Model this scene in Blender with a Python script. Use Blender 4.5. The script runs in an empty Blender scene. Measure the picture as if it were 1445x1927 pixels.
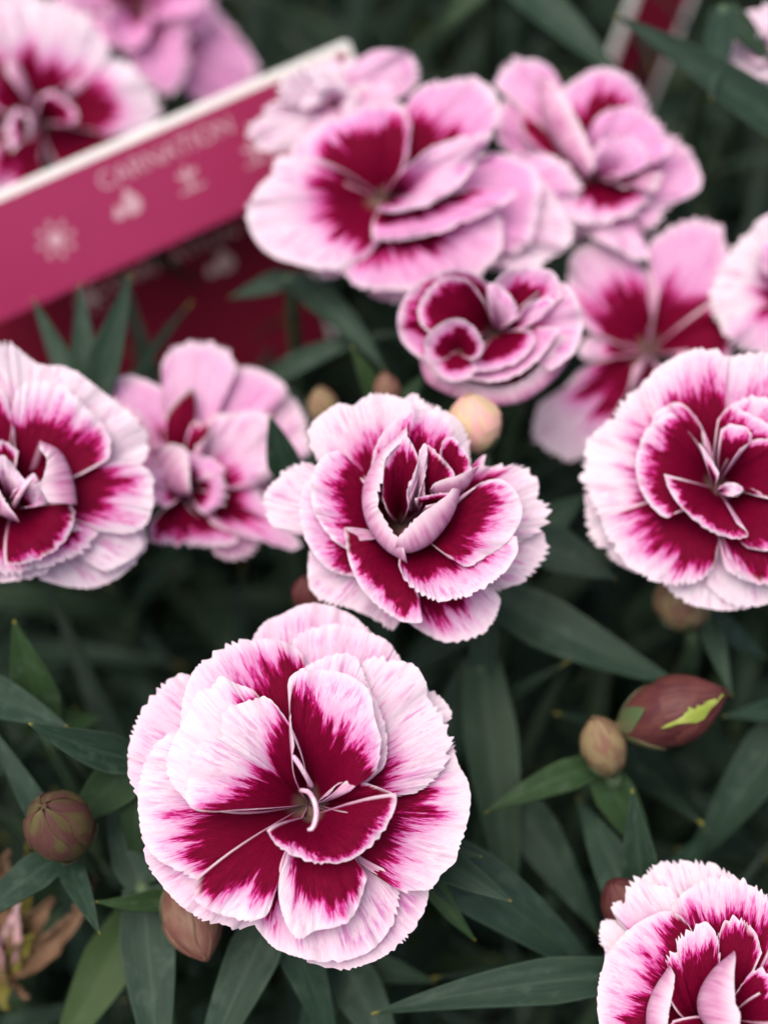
import bpy, math, random
import numpy as np
from mathutils import Vector, Matrix

# ------------------------------------------------------------------ camera, sky, sun, exposure
SC = bpy.context.scene
COL = SC.collection
PITCH = math.radians(60.0)              # the lens looks down at the flowers
TH = math.tan(math.radians(15.0))       # half the horizontal field of view
CAM = np.array([0.0, 0.0, 0.317])
F = np.array([0.0, math.cos(PITCH), -math.sin(PITCH)])
R = np.array([1.0, 0.0, 0.0])
U = np.array([0.0, math.sin(PITCH), math.cos(PITCH)])
cam = bpy.data.cameras.new('camera')
camo = bpy.data.objects.new('camera', cam); COL.objects.link(camo)
camo.location = CAM
camo.rotation_euler = (math.pi/2 - PITCH, 0, 0)
cam.sensor_fit = 'HORIZONTAL'; cam.sensor_width = 27.0
cam.lens = 27.0/(2*TH)
cam.clip_start = 0.005; cam.clip_end = 100
cam.dof.use_dof = True
cam.dof.focus_distance = 0.171
cam.dof.aperture_fstop = 7.8
SC.camera = camo

world = bpy.data.worlds.new('World'); SC.world = world; world.use_nodes = True
wn = world.node_tree
bg = wn.nodes['Background']
sky = wn.nodes.new('ShaderNodeTexSky'); sky.sky_type = 'NISHITA'; sky.sun_disc = False
SUN_EL, SUN_ROT = math.radians(76), math.radians(-110)
sky.sun_elevation = SUN_EL; sky.sun_rotation = SUN_ROT
sky.dust_density = 8.0; sky.air_density = .7; sky.ozone_density = .3
wn.links.new(sky.outputs[0], bg.inputs[0]); bg.inputs[1].default_value = 0.15
sun = bpy.data.lights.new('sun', 'SUN'); sun.energy = 1.4; sun.angle = math.radians(50); sun.color = (1, .975, .95)
suno = bpy.data.objects.new('sun', sun); COL.objects.link(suno)
sd = Vector((math.sin(SUN_ROT)*math.cos(SUN_EL), math.cos(SUN_ROT)*math.cos(SUN_EL), math.sin(SUN_EL)))
suno.rotation_euler = sd.to_track_quat('Z', 'Y').to_euler()
SC.view_settings.view_transform = 'Standard'; SC.view_settings.look = 'None'
SC.view_settings.gamma = 1.0; SC.view_settings.use_curve_mapping = False
SC.view_settings.exposure = 0.36
SC.render.engine = 'CYCLES'

RNG = np.random.default_rng(7)

def at(px, py, d):
    """a point of the place: seen at photo pixel (px, py), d centimetres away along the lens axis"""
    x = (px-722.5)/722.5*TH; y = (963.5-py)/722.5*TH
    return CAM + 0.01*d*(F + R*x + U*y)

def unit(v): return v/np.linalg.norm(v)

# ------------------------------------------------------------------ object helpers
def tag(o, label, cat, group=None):
    o['label'] = label; o['category'] = cat
    if group: o['group'] = group
    return o

def empty(name, loc, label=None, cat=None, group=None):
    o = bpy.data.objects.new(name, None); COL.objects.link(o)
    o.location = loc; o.empty_display_size = 0.005
    if label: tag(o, label, cat, group)
    return o

def mesh_obj(name, verts, faces, mats, parent=None, mat_idx=None, attrs=None, smooth=True):
    me = bpy.data.meshes.new(name)
    v = np.asarray(verts, float)
    q = parent
    while q is not None: v = v - np.array(q.location); q = q.parent
    me.from_pydata(v.tolist(), [], faces)
    for m in (mats if isinstance(mats, (list, tuple)) else [mats]): me.materials.append(m)
    if mat_idx is not None: me.polygons.foreach_set('material_index', np.asarray(mat_idx, np.int32))
    if smooth: me.polygons.foreach_set('use_smooth', np.ones(len(me.polygons), bool))
    if attrs:
        for k, a in attrs.items():
            at_ = me.attributes.new(k, 'FLOAT_VECTOR', 'POINT')
            at_.data.foreach_set('vector', np.asarray(a, np.float32).ravel())
    me.update()
    o = bpy.data.objects.new(name, me); COL.objects.link(o)
    if parent is not None: o.parent = parent
    return o

def grid_faces(n, m, off=0, flip=False):
    f = []
    for i in range(n-1):
        for j in range(m-1):
            a = off+i*m+j; q = (a, a+m, a+m+1, a+1)
            f.append(q[::-1] if flip else q)
    return f

def grid_normals(P):
    du = np.gradient(P, axis=0); dv = np.gradient(P, axis=1)
    n = np.cross(du, dv); l = np.linalg.norm(n, axis=2, keepdims=True)
    return n/np.maximum(l, 1e-12)

def sheet(P, A, B, flip, th):
    """a thin two-sided sheet from a point grid; returns verts, faces, material index, attributes"""
    n, m, _ = P.shape
    N = grid_normals(P)
    N[:, 0] = N[:, min(2, m-1)]
    if flip: N = -N
    top = P.reshape(-1, 3); bot = (P - N*th).reshape(-1, 3)
    V = [top, bot]; a = A.reshape(-1, 3); b = B.reshape(-1, 3)
    AA = [a, a]; BB = [b, b]
    f = grid_faces(n, m, 0, flip) + grid_faces(n, m, n*m, not flip)
    mi = [0]*((n-1)*(m-1)) + [1]*((n-1)*(m-1))
    loop = [i*m for i in range(n)][::-1]
    border = [i*m+m-1 for i in range(n)]
    path = [j for j in range(1, m)] + [i*m+m-1 for i in range(1, n)] + [(n-1)*m+j for j in range(m-2, 0, -1)]
    off = 2*n*m
    V += [top[path], bot[path]]; AA += [a[path], a[path]]; BB += [b[path], b[path]]
    k = len(path)
    for i in range(k-1):
        q = (off+i, off+i+1, off+k+i+1, off+k+i)
        f.append(q if flip else q[::-1]); mi.append(0)
    return np.concatenate(V), f, mi, np.concatenate(AA), np.concatenate(BB)

def spline(pts, n):
    """Catmull-Rom through pts, resampled evenly"""
    p = np.asarray(pts, float)
    if len(p) == 2: p = np.array([p[0], p.mean(0), p[1]])
    q = np.vstack([2*p[0]-p[1], p, 2*p[-1]-p[-2]])
    out = []
    for i in range(1, len(q)-2):
        p0, p1, p2, p3 = q[i-1], q[i], q[i+1], q[i+2]
        for t in np.linspace(0, 1, 24, endpoint=False):
            out.append(.5*((2*p1)+(-p0+p2)*t+(2*p0-5*p1+4*p2-p3)*t*t+(-p0+3*p1-3*p2+p3)*t**3))
    out.append(q[-2]); out = np.array(out)
    d = np.r_[0, np.cumsum(np.linalg.norm(np.diff(out[:, :2], axis=0), axis=1))]
    s = np.linspace(0, d[-1], n)
    return np.stack([np.interp(s, d, out[:, k]) for k in range(out.shape[1])], 1), d[-1]

def noise1(x, seed):
    r = np.random.default_rng(int(seed)); v = r.uniform(-1, 1, 512)
    i = np.floor(x).astype(int); f = x-i; f = f*f*(3-2*f)
    return v[i % 512]*(1-f)+v[(i+1) % 512]*f

def tube(pts, rad, k=8):
    pts = np.asarray(pts, float); n = len(pts)
    rad = np.broadcast_to(np.asarray(rad, float), (n,))
    T = np.gradient(pts, axis=0)
    V = []; prev = np.array([1., 0.3, 0.2])
    for i in range(n):
        t = unit(T[i]); a = unit(prev - t*prev.dot(t)); b = np.cross(t, a); prev = a
        for j in range(k):
            w = 2*math.pi*j/k; V.append(pts[i]+rad[i]*(a*math.cos(w)+b*math.sin(w)))
    f = [(i*k+j, i*k+(j+1) % k, (i+1)*k+(j+1) % k, (i+1)*k+j) for i in range(n-1) for j in range(k)]
    f.append(tuple(range(k))[::-1]); f.append(tuple((n-1)*k+j for j in range(k)))
    return np.array(V), f

def bez(a, b, c, n):
    t = np.linspace(0, 1, n)[:, None]
    return (1-t)**2*a+2*t*(1-t)*b+t*t*c

# ------------------------------------------------------------------ materials
class NT:
    def __init__(s, name):
        s.m = bpy.data.materials.new(name); s.m.use_nodes = True
        s.t = s.m.node_tree; s.n = s.t.nodes; s.n.clear()
        s.out = s.n.new('ShaderNodeOutputMaterial')
    def l(s, a, b): s.t.links.new(a, b)
    def new(s, k): return s.n.new(k)
    def setin(s, sock, v):
        if isinstance(v, (int, float)): sock.default_value = v
        elif isinstance(v, tuple): sock.default_value = v
        else: s.l(v, sock)
    def math(s, op, a, b=0.0, c=None):
        n = s.new('ShaderNodeMath'); n.operation = op
        s.setin(n.inputs[0], a); s.setin(n.inputs[1], b)
        if c is not None: s.setin(n.inputs[2], c)
        return n.outputs[0]
    def ss(s, v, lo, hi):
        n = s.new('ShaderNodeMapRange'); n.interpolation_type = 'SMOOTHSTEP'
        s.setin(n.inputs[0], v); n.inputs[1].default_value = lo; n.inputs[2].default_value = hi
        return n.outputs[0]
    def mix(s, f, a, b):
        n = s.new('ShaderNodeMix'); n.data_type = 'RGBA'
        s.setin(n.inputs[0], f)
        for i, v in ((6, a), (7, b)):
            if isinstance(v, tuple): n.inputs[i].default_value = (*v[:3], 1)
            else: s.l(v, n.inputs[i])
        return n.outputs[2]
    def attr(s, name):
        n = s.new('ShaderNodeAttribute'); n.attribute_name = name
        x = s.new('ShaderNodeSeparateXYZ'); s.l(n.outputs['Vector'], x.inputs[0])
        return x.outputs[0], x.outputs[1], x.outputs[2]
    def vec(s, x, y, z):
        n = s.new('ShaderNodeCombineXYZ')
        for i, v in enumerate((x, y, z)): s.setin(n.inputs[i], v)
        return n.outputs[0]
    def noise(s, v, scale, detail=2.0, rough=.5):
        n = s.new('ShaderNodeTexNoise')
        if v is not None: s.l(v, n.inputs['Vector'])
        n.inputs['Scale'].default_value = scale; n.inputs['Detail'].default_value = detail
        n.inputs['Roughness'].default_value = rough
        return n.outputs[0]
    def ramp(s, v, stops):
        n = s.new('ShaderNodeValToRGB'); s.setin(n.inputs[0], v); e = n.color_ramp.elements
        while len(e) < len(stops): e.new(.5)
        for i, (p, c) in enumerate(stops): e[i].position = p; e[i].color = (*c, 1)
        return n.outputs[0]
    def bump(s, h, strength, dist):
        n = s.new('ShaderNodeBump'); n.inputs['Strength'].default_value = strength
        n.inputs['Distance'].default_value = dist; s.l(h, n.inputs['Height']); return n.outputs[0]
    def finish(s, col, rough=.5, spec=.4, transl=0.0, bump=None, tcol=None):
        p = s.new('ShaderNodeBsdfPrincipled')
        s.setin(p.inputs['Base Color'], (*col, 1) if isinstance(col, tuple) else col)
        s.setin(p.inputs['Roughness'], rough); p.inputs['Specular IOR Level'].default_value = spec
        if bump is not None: s.l(bump, p.inputs['Normal'])
        o = p.outputs[0]
        if transl:
            t = s.new('ShaderNodeBsdfTranslucent')
            c = tcol if tcol is not None else col
            s.setin(t.inputs[0], (*c, 1) if isinstance(c, tuple) else c)
            x = s.new('ShaderNodeMixShader'); x.inputs[0].default_value = transl
            s.l(o, x.inputs[1]); s.l(t.outputs[0], x.inputs[2]); o = x.outputs[0]
        s.l(o, s.out.inputs[0]); return s.m

CRIM = (.155, .0005, .022); CRIM2 = (.36, .001, .068); MAG = (.62, .03, .30); PINK = (.74, .27, .56)
PALE = (.83, .62, .78); WHITE = (.86, .81, .86)
def petal_front():
    t = NT('petal_face')
    a, r, e = t.attr('pa'); c, pk, sd_ = t.attr('pb')
    warp = t.noise(t.vec(t.math('MULTIPLY', a, 3.0), t.math('MULTIPLY', r, 5.0), sd_), 1.0, 2.0)
    a = t.math('ADD', a, t.math('MULTIPLY', t.math('SUBTRACT', warp, .5), .10))
    n1 = t.noise(t.vec(t.math('MULTIPLY', a, 3.0), t.math('MULTIPLY', r, 1.5), sd_), 1.0, 1.0)
    n2 = t.noise(t.vec(t.math('MULTIPLY', a, 10.0), t.math('MULTIPLY', r, 4.5), sd_), 1.0, 3.0, .6)
    n3 = t.noise(t.vec(t.math('MULTIPLY', a, 42.0), t.math('MULTIPLY', r, 15.0), sd_), 1.0, 3.0, .65)
    blot = t.noise(t.vec(t.math('MULTIPLY', a, 1.6), t.math('MULTIPLY', r, 2.4), t.math('ADD', sd_, 9.0)), 1.0, 2.0)
    v = t.math('SUBTRACT', r, t.math('ADD', c, .01))
    v = t.math('ADD', v, t.math('MULTIPLY', t.math('SUBTRACT', n1, .5), .40))
    v = t.math('ADD', v, t.math('MULTIPLY', t.math('SUBTRACT', blot, .5), .28))
    v = t.math('ADD', v, t.math('MULTIPLY', t.math('SUBTRACT', n2, .5), .42))
    v = t.math('ADD', v, t.math('MULTIPLY', t.math('SUBTRACT', n3, .5), .30))
    col = t.ramp(t.math('MULTIPLY_ADD', v, 1.0, .4), [(.0, CRIM), (.355, CRIM), (.40, CRIM2), (.437, MAG), (.485, PINK), (.57, PALE), (.68, WHITE)])
    col = t.mix(t.math('MULTIPLY', t.math('MULTIPLY', t.ss(n3, .4, .75), t.ss(v, .0, -.1)), .45), col, (.38, .002, .072))
    # rosy veins over the pale zone, stronger on rosier petals
    vein = t.math('MULTIPLY', t.ss(n2, .46, .64), t.ss(blot, .36, .58))
    vein = t.math('MAXIMUM', vein, t.math('MULTIPLY', t.math('MULTIPLY', t.ss(n3, .48, .70), t.ss(n1, .35, .6)), .75))
    pale = t.ss(v, .05, .16)
    f = t.math('MULTIPLY', t.math('MULTIPLY', vein, pale), t.math('MULTIPLY_ADD', pk, .75, .26))
    col = t.mix(f, col, (.58, .11, .46))
    tint = t.math('MULTIPLY', t.math('MULTIPLY', pale, t.math('MULTIPLY', pk, pk)), .52)
    col = t.mix(tint, col, (.79, .36, .67))
    # pale rim and pale side margins
    rim = t.ss(t.math('ADD', r, t.math('MULTIPLY', t.math('SUBTRACT', n2, .5), .12)), .90, 1.0)
    col = t.mix(t.math('MULTIPLY', rim, .75), col, (.88, .79, .85))
    en = t.math('ADD', e, t.math('MULTIPLY', t.math('SUBTRACT', n3, .5), 5.0))
    side = t.ss(en, 8.0, 3.5)
    col = t.mix(side, col, t.mix(t.ss(r, .2, .8), (.66, .30, .48), (.84, .66, .76)))
    # greenish throat
    col = t.mix(t.ss(r, .17, .06), col, (.30, .20, .16))
    h = t.math('ADD', t.math('MULTIPLY', n2, .7), t.math('MULTIPLY', n3, .5))
    return t.finish(col, .65, .08, .42, t.bump(h, .7, .00024))
def petal_back():
    t = NT('petal_reverse')
    a, r, e = t.attr('pa'); c, pk, sd_ = t.attr('pb')
    n2 = t.noise(t.vec(t.math('MULTIPLY', a, 13.0), t.math('MULTIPLY', r, 2.0), sd_), 1.0, 2.0, .6)
    n3 = t.noise(t.vec(t.math('MULTIPLY', a, 34.0), t.math('MULTIPLY', r, 7.0), sd_), 1.0, 2.0, .6)
    col = t.ramp(n2, [(.25, (.64, .22, .46)), (.5, (.76, .40, .60)), (.75, (.84, .58, .73))])
    col = t.mix(t.ss(r, .82, 1.0), col, (.86, .71, .79))
    h = t.math('ADD', t.math('MULTIPLY', n2, .7), t.math('MULTIPLY', n3, .5))
    return t.finish(col, .65, .08, .42, t.bump(h, .6, .00022))
M_PF, M_PB = petal_front(), petal_back()

def leaf_mat(name, c1, c2, edge):
    t = NT(name)
    a, r, e = t.attr('pa'); c, pk, sd_ = t.attr('pb')
    n = t.noise(t.vec(t.math('MULTIPLY', a, 5.0), t.math('MULTIPLY', r, 3.0), sd_), 1.0, 3.0, .6)
    g = t.noise(t.vec(t.math('MULTIPLY', a, 34.0), t.math('MULTIPLY', r, 5.0), sd_), 1.0, 2.0, .6)
    col = t.mix(t.ss(n, .3, .7), c1, c2)
    col = t.mix(t.math('MULTIPLY', t.ss(g, .45, .75), .25), col, edge)
    mid = t.ss(t.math('ABSOLUTE', a), .10, .02)
    col = t.mix(t.math('MULTIPLY', mid, .35), col, edge)
    rim = t.ss(t.math('ABSOLUTE', a), .88, 1.0)
    col = t.mix(t.math('MULTIPLY', rim, .45), col, edge)
    col = t.mix(t.ss(r, .955, 1.0), col, (.22, .20, .04))
    bl = t.noise(t.vec(t.math('MULTIPLY', a, 1.3), t.math('MULTIPLY', r, 7.0), t.math('ADD', sd_, 5.0)), 1.0, 4.0, .65)
    col = t.mix(t.math('MULTIPLY', t.ss(bl, .5, .72), .35), col, (.075, .118, .085))
    lf = t.noise(t.vec(t.math('MULTIPLY', sd_, 7.3), 0.0, 0.0), 1.0, 0.0)
    col = t.mix(t.math('MULTIPLY', t.ss(lf, .5, .7), .5), col, (.036, .066, .016))
    col = t.mix(t.math('MULTIPLY', t.ss(lf, .45, .3), .35), col, (.012, .026, .026))
    col = t.mix(t.math('MULTIPLY', t.ss(bl, .36, .26), .5), col, (.032, .052, .014))
    return t.finish(col, t.math('MULTIPLY_ADD', n, .25, .45), .2, .10, t.bump(g, .25, .0002), tcol=(.10, .16, .04))
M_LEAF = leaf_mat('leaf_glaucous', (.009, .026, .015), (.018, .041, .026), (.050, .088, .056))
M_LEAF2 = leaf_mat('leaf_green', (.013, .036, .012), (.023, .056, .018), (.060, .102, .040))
M_LEAF3 = leaf_mat('leaf_painted_shade', (.006, .016, .010), (.012, .028, .018), (.030, .050, .033))  # glaucous leaf darkened: undergrowth shade painted into the colour

def plain(name, c1, c2, scale, rough=.5, bumpd=.0002, transl=0.0, spec=.35):
    t = NT(name)
    tc = t.new('ShaderNodeTexCoord')
    n = t.noise(tc.outputs['Object'], scale, 4.0, .6)
    col = t.mix(t.ss(n, .35, .65), c1, c2)
    return t.finish(col, rough, spec, transl, t.bump(n, .4, bumpd))
M_STEM = plain('stem_green', (.045, .085, .045), (.075, .12, .06), 400)
M_CALYX = plain('calyx_green', (.06, .10, .04), (.11, .09, .05), 300)
M_STYLE = plain('style_pink', (.72, .40, .55), (.82, .60, .70), 500, .45)
M_SOIL = plain('potting_soil', (.004, .0035, .003), (.012, .010, .008), 180, .9, .003)
def bud_mat(name, ca, cb, cc, lo, hi):
    t = NT(name); a, r, e = t.attr('pa'); c, pk, sd_ = t.attr('pb')
    n = t.noise(t.vec(t.math('MULTIPLY', a, 1.4), t.math('MULTIPLY', r, 1.6), sd_), 1.6, 3.0, .6)
    g = t.noise(t.vec(t.math('MULTIPLY', a, 16.0), t.math('MULTIPLY', r, 3.0), sd_), 1.0, 3.0, .6)
    col = t.mix(t.ss(n, lo, hi), ca, cb)
    col = t.mix(t.math('MULTIPLY', t.ss(g, .45, .7), .45), col, cc)
    return t.finish(col, .5, .25, .05, t.bump(g, .6, .0003))
M_BUD = {
 'maroon': bud_mat('bud_maroon', (.075, .018, .022), (.11, .035, .03), (.05, .02, .02), .4, .6),
 'brown': bud_mat('bud_brown', (.10, .085, .035), (.10, .042, .038), (.085, .045, .03), .42, .58),
 'tan': bud_mat('bud_tan', (.25, .19, .10), (.20, .10, .07), (.16, .13, .06), .45, .6),
 'cream': bud_mat('bud_cream', (.58, .45, .26), (.66, .34, .33), (.62, .52, .36), .42, .6),
 'rosy': bud_mat('bud_rosy', (.15, .065, .05), (.20, .12, .08), (.11, .04, .04), .4, .62),
 'pale': bud_mat('bud_pale', (.72, .56, .52), (.74, .46, .50), (.66, .52, .46), .4, .62),
}
M_SPLIT = plain('bud_split_green', (.24, .31, .045), (.33, .38, .09), 300, .45, transl=.15)
M_DRY = plain('withered_tan', (.10, .055, .03), (.18, .105, .06), 250, .7, transl=.1)
M_DRYP = plain('withered_pink', (.45, .22, .26), (.58, .40, .40), 250, .7, transl=.15)
M_OLIVE = plain('withered_olive', (.12, .105, .015), (.17, .155, .035), 250, .6, transl=.1)
M_TAGW = plain('tag_white_edge', (.82, .83, .79), (.86, .87, .83), 90, .35, .00005)
M_TAGF = plain('tag_magenta_print', (.31, .026, .092), (.33, .029, .100), 40, .35, .00003)
M_TAGD = plain('tag_print_painted_shade', (.17, .008, .026), (.20, .010, .031), 40, .35, .00003)  # darker version of the tag print, with shade put into its colour
M_INK = plain('tag_pale_ink', (.56, .32, .40), (.58, .36, .42), 60, .4, .00003)
M_INKD = plain('tag_buff_ink', (.66, .46, .42), (.68, .50, .45), 60, .4, .00003)

# ------------------------------------------------------------------ the ground
def ground():
    n = 60; xs = np.linspace(-1, 1, n); xs = np.sign(xs)*np.abs(xs)**3*20
    P = np.zeros((n, n, 3)); P[..., 0] = xs[:, None]; P[..., 1] = xs[None, :]+.15
    P[..., 2] = .003*noise1(np.abs(P[..., 0]*55+200), 3)*noise1(np.abs(P[..., 1]*61+300), 4)-.002
    o = mesh_obj('soil_ground', P.reshape(-1, 3), grid_faces(n, n), M_SOIL)
    o['kind'] = 'structure'; return o
ground()

# ------------------------------------------------------------------ flowers
PSEED = [100]
class Flower:
    """petals are set out in the flower's own disc: u to its right, v down its face, z out of the face"""
    def __init__(s, name, crop, scale, centre, depth, label, tilt=(0, 0), zb=-95, sharp=True, cat='flower'):
        s.ox, s.oy = crop; s.k = scale
        s.c = np.array(centre, float); s.zb = zb; s.sharp = sharp; s.tilt = tilt
        px, py = s.ox+centre[0]/scale, s.oy+centre[1]/scale
        s.px, s.py, s.depth = px, py, depth
        s.O = at(px, py, depth)
        s.N = unit(CAM-s.O); s.X = unit(R-s.N*R.dot(s.N)); s.Y = np.cross(s.N, s.X)
        s.unit = .01*depth*TH/722.5
        s.th = 1.3*s.unit
        # stem line: from the back of the flower to the soil, leaning away from the open side
        back = s.O + s.N*s.unit*(zb-150)
        ray = unit(s.O-CAM); down = unit(ray*.8+np.array([0, 0, -1.0])*.5)
        foot = back + down*(back[2]/-down[2]); foot[2] = .0
        s.foot = foot; s.backp = back
        s.root = empty(name, foot, label, cat, 'carnation blooms')
        s.body()
    def loc(s, x, y, z):   # disc units (photo pixels at this depth) -> world
        z = z + s.tilt[0]*x + s.tilt[1]*y
        u = s.unit
        return s.O + u*(np.multiply.outer(x, s.X) - np.multiply.outer(y, s.Y) + np.multiply.outer(z, s.N))
    def body(s):
        u = s.unit
        # calyx: a ribbed tube below the petals
        z = np.linspace(s.zb-8, s.zb-165, 9); rr = np.array([42, 46, 48, 46, 43, 40, 36, 28, 12.])
        V = []; k = 20
        for zi, ri in zip(z, rr):
            for j in range(k):
                w = 2*math.pi*j/k; q = ri*(1+.05*math.cos(5*w))
                V.append(s.loc(np.array(q*math.cos(w)), np.array(q*math.sin(w)), np.array(zi)))
        f = [(i*k+j, i*k+(j+1) % k, (i+1)*k+(j+1) % k, (i+1)*k+j) for i in range(8) for j in range(k)]
        f.append(tuple(range(k))); f.append(tuple(8*k+j for j in range(k))[::-1])
        mesh_obj('calyx', np.array(V), f, M_CALYX, s.root)
        a = s.loc(np.array(0.), np.array(0.), np.array(s.zb-160.))
        m = a - s.N*.02; m[2] = max(m[2], .03)
        V, f = tube(bez(a, m, s.foot+np.array([0, 0, -.002]), 14), np.linspace(.0013, .0018, 14))
        mesh_obj('stem', V, f, M_STEM, s.root)
    def P(s, rim, z=0, c=.6, pink=.5, base=None, outer=None, back=False, zr=None, teeth=None, ruf=1.0, droop=None, bow=0, zb=None, name='petal'):
        PSEED[0] += 1; seed = PSEED[0]
        pts = np.array([[float(q) for q in w.split(',')] for w in rim.split()])
        k = s.k; n = 150 if s.sharp else 80; m = 18 if s.sharp else 12
        b = (np.array(base, float)-s.c)/k if base is not None else np.zeros(2)
        rp = (pts-s.c)/k
        Rm, L = spline(rp, n)
        sv = np.linspace(0, 1, n); tv = np.linspace(0, 1, m)
        S, T = np.meshgrid(sv, tv, indexing='ij')
        zb = s.zb if zb is None else zb
        zr_ = np.interp(sv, np.linspace(0, 1, len(zr)), zr)+z if zr is not None else np.full(n, float(z))
        # slow waves along the rim
        wl = 62.0
        wave = noise1(sv*L/wl+seed*3.7, seed)*9*ruf + noise1(sv*L/(wl*.42)+seed, seed+1)*5*ruf
        if not s.sharp: wave = wave*1.5; pink = pink*1.3
        else: pink = pink*.85
        fade = np.clip(np.minimum(sv, 1-sv)*8, 0, 1)
        # toothed rim
        ta = (11.0 if teeth is None else teeth*1.5)*(1 if s.sharp else 1.5)
        tp = sv*L/19.0+1.3*noise1(sv*L/26.0, seed+5)
        fr = tp % 1.0; saw = np.where(fr < .3, fr/.3, (1-fr)/.7)-.6
        amp = ta*(.15+.85*np.clip(.45+.9*noise1(sv*L/60.0+9, seed+6), 0, 1))*fade
        d = Rm-b; dl = np.linalg.norm(d, axis=1, keepdims=True)+1e-6
        tooth = (saw*amp)[:, None]*d/dl
        if outer is None:
            rq = np.random.default_rng(seed)
            dm = Rm.mean(0)-b; pm = np.array([-dm[1], dm[0]])
            sw = np.sin(math.pi*T)[..., None]
            XY = b + (Rm-b)[:, None, :]*T[..., None] + (Rm-Rm.mean(0))[:, None, :]*rq.uniform(.02, .11)*sw + pm*rq.uniform(-.05, .05)*sw*(T[..., None]*.6+.4) + tooth[:, None, :]*(T**7)[..., None]
            if droop is None: droop = 7
            Z = zb + (zr_[:, None]-zb)*(1-(1-T)**2.6) - droop*T**4
            Z += bow*np.sin(math.pi*S)*T
        else:
            op = (np.array([[float(q) for q in w.split(',')] for w in outer.split()])-s.c)/k
            Om, _ = spline(op, n)
            M2 = 2*Om-(b+Rm)/2
            t3 = T[..., None]
            XY = (1-t3)**2*b + 2*t3*(1-t3)*M2[:, None, :] + t3**2*Rm[:, None, :] + tooth[:, None, :]*(T**7)[..., None]
            Z = zb + (zr_[:, None]-zb)*(1-(1-T)**1.5)
        pl = np.sin(2*math.pi*(sv*L/29.0+1.6*noise1(sv*L/40.0, seed+8)))*(.4+.6*np.abs(noise1(sv*L/70.0+3, seed+9)))
        Z = Z + (noise1(sv*L/15.0+seed, seed+12)*3.2*fade)[:, None]*T**6
        Z = Z + wave[:, None]*T**2.2 + 1.5*pl[:, None]*np.clip(T-.35, 0, 1)*1.5*fade[:, None]
        P3 = s.loc(XY[..., 0], XY[..., 1], Z)
        cl = [float(q) for q in c.split(',')] if isinstance(c, str) else [c]
        cc = np.interp(sv, np.linspace(0, 1, len(cl)), cl)
        A = np.stack([S*L/100.0+seed*1.37, T, np.minimum(S, 1-S)*L*T**.4], -1)
        B = np.stack([np.broadcast_to(cc[:, None], T.shape), np.full(T.shape, pink), np.full(T.shape, seed*2.3)], -1)
        g = grid_normals(P3)[:, m//2:].reshape(-1, 3).sum(0)
        flip = (g.dot(s.N) < 0)
        if back: flip = not flip
        V, f, mi, AA, BB = sheet(P3, A, B, flip, s.th)
        return mesh_obj(name, V, f, [M_PF, M_PB], s.root, mi, {'pa': AA, 'pb': BB})
    def cup(s, outer, rim, **kw):
        return s.P(rim, outer=outer, back=True, **kw)
    def ring(s, n, r, a0, a1, z, c=.6, pink=.5, spread=34, j=.1):
        """petals of the same build fanned between two bearings (degrees, clockwise from the right)"""
        rg = np.random.default_rng(PSEED[0])
        for a in np.linspace(a0, a1, n):
            a += rg.uniform(-6, 6); q = r*(1+rg.uniform(-j, j)); w = spread*(1+rg.uniform(-.15, .15))
            pts = []
            for x in np.linspace(-1, 1, 7):
                w_ = math.radians(a+x*w); rr = q*(1-.22*abs(x)**3)
                pts.append('%.1f,%.1f' % (s.c[0]+s.k*rr*math.cos(w_), s.c[1]+s.k*rr*math.sin(w_)))
            s.P(' '.join(pts), z=z+rg.uniform(-8, 8), c=c, pink=pink)
    def style(s, pts, z, r=4.5):
        p = (np.array([[float(q) for q in w.split(',')] for w in pts.split()])-s.c)/s.k
        q, _ = spline(p, 14); zz = np.interp(np.linspace(0, 1, 14), np.linspace(0, 1, len(z)), z)
        V, f = tube(s.loc(q[:, 0], q[:, 1], zz), s.unit*r*np.array([1]*11+[.98, .9, .6]), 10)
        return mesh_obj('style', V, f, M_STYLE, s.root)

# --- the wide open bloom in front
A = Flower('carnation_flower', (200, 1090), 2.007, (765, 850), 17.0,
   'wide open flat carnation with two pale curled styles at its centre', tilt=(0, .10))
A.P('520,235 545,170 590,120 650,95 715,62 800,52 900,80 985,140 1030,210', z=-75, c=.4, pink=1)
A.P('680,260 700,205 745,168 810,148 900,143 1000,175 1080,220 1140,305', z=-52, c=.5, pink=1)
A.P('285,345 230,345 160,405 95,500 60,600 55,690 68,760 120,850', z=-78, c=.4, pink=.9)
A.P('110,925 130,1000 150,1080 200,1150 270,1220 350,1275 430,1300 500,1318 570,1300', z=-84, c=.4, pink=1)
A.P('1228,1150 1222,1220 1185,1300 1125,1370 1050,1420 960,1455 880,1466 765,1438', z=-84, c=.4, pink=1)
A.P('1215,395 1265,415 1310,460 1328,505 1305,545 1325,600 1342,650', z=-62, c=.4, pink=.2, teeth=10)
A.P('268,565 205,590 145,660 112,760 110,860 130,950 160,1020 210,1065 280,1100 345,1128 400,1095', z=-45, c='.35,.45,.62,.7,.80,.85', pink=.35)
A.P('545,1270 590,1330 640,1380 720,1410 850,1430 950,1415 1030,1370 1090,1290 1112,1200 1105,1130 1070,1080 1010,1030', z=-55, c='.72,.6,.4,.45,.75', pink=.8)
A.P('1325,635 1345,700 1380,760 1390,820 1385,870 1362,960 1340,1010 1325,1065 1270,1115 1235,1165 1170,1172 1110,1170 1050,1090', z=-38, c='.66,.68,.66,.6,.62,.80,.96', pink=.35)
A.P('265,590 272,450 310,340 385,268 450,228 560,212 660,222 725,262 742,310', z=-22, c='.2,.35,.62,.74,.84,.9', pink=.75)
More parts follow.
